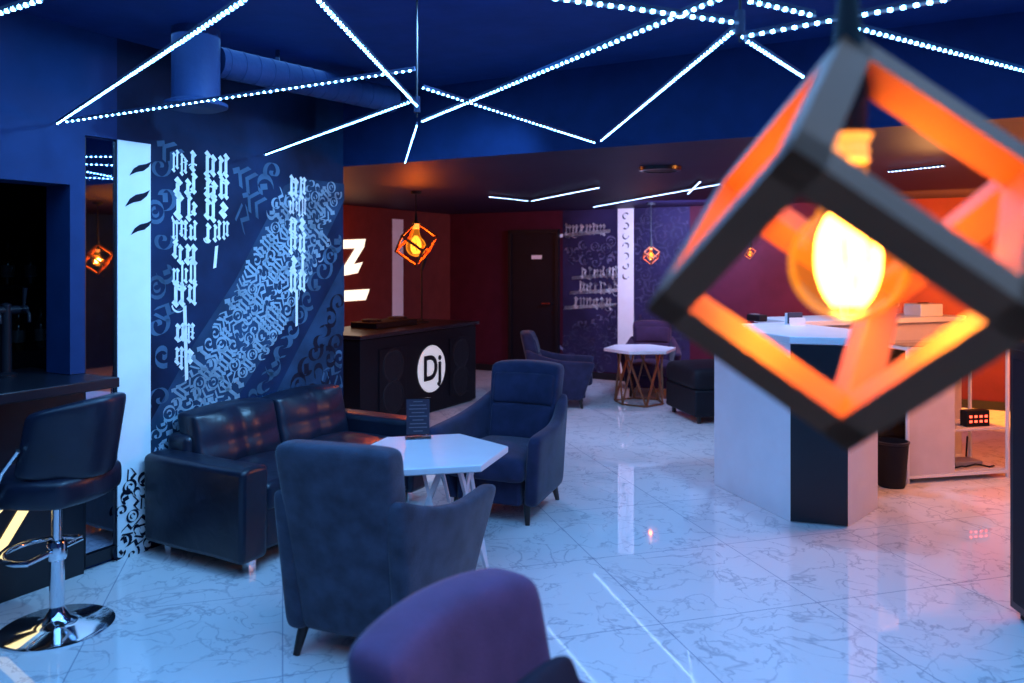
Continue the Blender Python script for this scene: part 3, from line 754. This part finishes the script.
MB().lathe([(0,0),(.028,0),(.039,.10),(.036,.10),(0,.098)],seg=24).build('body',MT['white'],t,smooth=True)
MB().lathe([(.041,.098),(.041,.108),(.034,.116),(0,.116)],seg=24).build('lid',MT['blackm'],t,smooth=True)
pt=A0+dd*1.42+nn*.12
t=thing('cash_box','white cash box beside the monitor on the rear reception desk','box',(pt.x,pt.y,1.14),math.radians(20))
MB().box((0,0,.05),(.24,.18,.10)).build('case',MT['white'],t,bevel=.008)
MB().box((0,0,.103),(.10,.02,.012)).build('handle',MT['blackm'],t,bevel=.003)
# metal-framed glass case standing in front of the rear desk
SX,SY,SR=3.20,5.98,math.radians(12)
r=thing('display_case','thin white metal-framed glass case in front of the rear reception desk','case',(SX,SY,0),SR)
for x in (-.42,.42):
    for y in (-.18,.18): MB().box((x,y,.49),(.02,.02,.98)).build('post',MT['whitem'],r,bevel=.002)
for z in (.06,.36): MB().box((0,0,z),(.82,.34,.014)).build('shelf_board',MT['shelfw'],r,bevel=.002)
for z in (.045,.965):
    MB().box((0,-.18,z),(.84,.018,.018)).box((0,.18,z),(.84,.018,.018)).box((-.42,0,z),(.018,.36,.018)).box((.42,0,z),(.018,.36,.018)).build('rail',MT['whitem'],r)
MB().box((0,0,.978),(.86,.40,.012)).build('glass_top',MT['acryl'],r)
MB().box((-.425,0,.5),(.004,.34,.9)).build('side_glass',MT['acryl'],r)
MB().box((-.215,-.168,.505),(.39,.008,.90)).build('front_panel',MT['shelfw'],r,bevel=.002)
SM=Matrix.Translation((SX,SY,0))@Matrix.Rotation(SR,4,'Z')
def onsh(x,y,z): return SM@Vector((x,y,z))
t=thing('digital_clock','small black box with glowing red display inside the metal-framed case','clock',onsh(.23,-.08,.367),SR)
MB().box((0,0,.06),(.20,.07,.12)).build('case',MT['blackm'],t,bevel=.006)
b=MB()
for i in range(4):
    for j in range(2): b.box((-.066+i*.044,-.0365,.04+j*.036),(.022,.003,.016))
b.build('display',MT['glow_red'],t)
t=thing('router','flat grey wireless router with two antennas at the bottom of the case','router',onsh(.18,-.01,.067),SR)
MB().box((0,0,.02),(.24,.15,.035)).build('case',MT['greybox'],t,bevel=.01)
for s in (-1,1): MB().cyl((s*.09,.06,.03),(s*.11,.07,.19),.006).build('antenna',MT['blackm'],t,smooth=True)
o=MB().tube([onsh(.02,-.115,.074),onsh(.07,-.14,.09),onsh(.13,-.105,.075),onsh(.18,-.14,.10),onsh(.24,-.11,.085),onsh(.30,-.145,.075),onsh(.36,-.12,.074)],.006,8).build('cable',MT['blackm'],smooth=True)
tag(o,'tangled black cable at the bottom of the case in front of the router','cable')
pt=LV(888,484)
t=thing('waste_bin','black tapered waste bin on the floor beside the reception counter','bin',(pt.x+.0,pt.y-.05,0))
MB().lathe([(0,0),(.085,0),(.09,.01),(.115,.32),(.108,.32),(.085,.02),(0,.02)],seg=32).build('bucket',MT['blackm'],t,smooth=True)
MB().lathe([(.112,.305),(.12,.31),(.12,.322),(.108,.325)],seg=32).build('rim',MT['black'],t,smooth=True)
# dark cabinet at right edge
t=thing('black_cabinet','black cabinet with a slab top cut off by the right edge','cabinet',(2.58,3.27,0),-math.radians(4))
MB().box((0,0,.62),(.72,.62,1.16)).build('body',MT['black'],t,bevel=.005)
MB().box((0,0,1.225),(.78,.68,.04)).build('top',MT['black'],t,bevel=.005)
MB().box((0,0,.02),(.66,.56,.04)).build('plinth',MT['blackm'],t)
MB().box((0,-.318,.62),(.66,.016,1.08)).build('door',MT['blackm'],t,bevel=.003)
MB().box((-.362,0,.62),(.012,.54,1.08)).build('side_panel',MT['blackm'],t)

# ------------------------------------------------------------------ lights
def area(loc,tgt,size,e,col,sy=None):
    l=bpy.data.lights.new('area_light','AREA'); l.energy=e; l.color=col; l.size=size
    if sy: l.shape='RECTANGLE'; l.size_y=sy
    o=bpy.data.objects.new('area_light',l); C.objects.link(o); o.location=loc
    o.rotation_euler=(Vector(tgt)-Vector(loc)).to_track_quat('-Z','Y').to_euler(); return o
def point(loc,e,col,r=.15):
    l=bpy.data.lights.new('point_light','POINT'); l.energy=e; l.color=col; l.shadow_soft_size=r
    o=bpy.data.objects.new('point_light',l); C.objects.link(o); o.location=loc; return o
def spot(loc,e,col,ang=150,r=.06,tgt=None,blend=.6):
    l=bpy.data.lights.new('spot_light','SPOT'); l.energy=e; l.color=col; l.shadow_soft_size=r; l.spot_size=math.radians(ang); l.spot_blend=blend
    o=bpy.data.objects.new('spot_light',l); C.objects.link(o); o.location=loc
    if tgt is not None: o.rotation_euler=(Vector(tgt)-Vector(loc)).to_track_quat('-Z','Y').to_euler()
    return o
a=area(RM(-.7,1.65,2.74),RM(-.7,1.65,0),5.8,205,(.155,.47,1),3.9); a.rotation_euler=(0,0,-TH)  # unseen area fill, added to the light of the LED strips
for (u,v) in ((-3.1,6.0),(-1.6,6.6),(-1.0,5.4)):  # unseen fill spots added under the rear ceiling
    spot(RM(u,v,2.24),62,(.27,.52,1),120)
spot(RM(-2.6,6.5,2.24),95,(.27,.52,1),110,.06,RM(-2.7,8.4,0))  # added fill spot, aimed at the rear floor
for (px,py,e) in ((270,55,7),(520,60,9),(760,60,7)):  # unseen blue points added to brighten the near ceiling
    q=LV(px,py,2.3); point((q.x,q.y,2.28),e,(.02,.27,1),.25)
point((1.9,2.9,2.30),6,(.02,.26,1),.25)  # one more added blue ceiling fill
for v in (2.9,4.1): spot(RM(-1.9,v,2.68),235,(.22,.56,1),78,.06,RM(-3.9,v+.1,1.25),1)  # unseen spots added to wash the left mural
point(RM(-6.15,6.5,1.75),58,(1,.21,.015),.2)  # added warm point brightening the wall by the booth
p=RM(.35,8.7,1.5); area(p,RM(.35,VB,1.5),1.5,320,(1,.27,.02),1.0)  # added orange light on the wall, standing in for lamp haze
point(RM(.8,6.4,1.7),66,(1,.24,.02),.2)  # added orange fill points, here and below, for rear ceiling and wall
point(RM(1.5,7.4,1.7),34,(1,.22,.02),.2)
point((2.85,5.35,1.85),26,(1,.42,.12),.15)  # added warm fill for the desk behind the counter
p=RM(-2.6,8.8,2.1); area(p,RM(-3.0,VB,1.3),1.2,66,(.42,.5,1),.3)  # unseen area fill added to brighten the rear mural

w=bpy.data.worlds.new('w'); bpy.context.scene.world=w; w.use_nodes=True
w.node_tree.nodes['Background'].inputs[0].default_value=(.012,.045,.15,1); w.node_tree.nodes['Background'].inputs[1].default_value=.6
cam=bpy.data.cameras.new('camera'); co=bpy.data.objects.new('camera',cam); C.objects.link(co)
co.location=(0,0,1.6); co.rotation_euler=(PI/2,0,0); cam.sensor_width=36; cam.lens=28.125; cam.shift_y=-81.5/1024; cam.clip_start=.05
cam.dof.use_dof=True; cam.dof.focus_distance=4.8; cam.dof.aperture_fstop=2.0
bpy.context.scene.camera=co
bpy.context.scene.view_settings.view_transform='Standard'
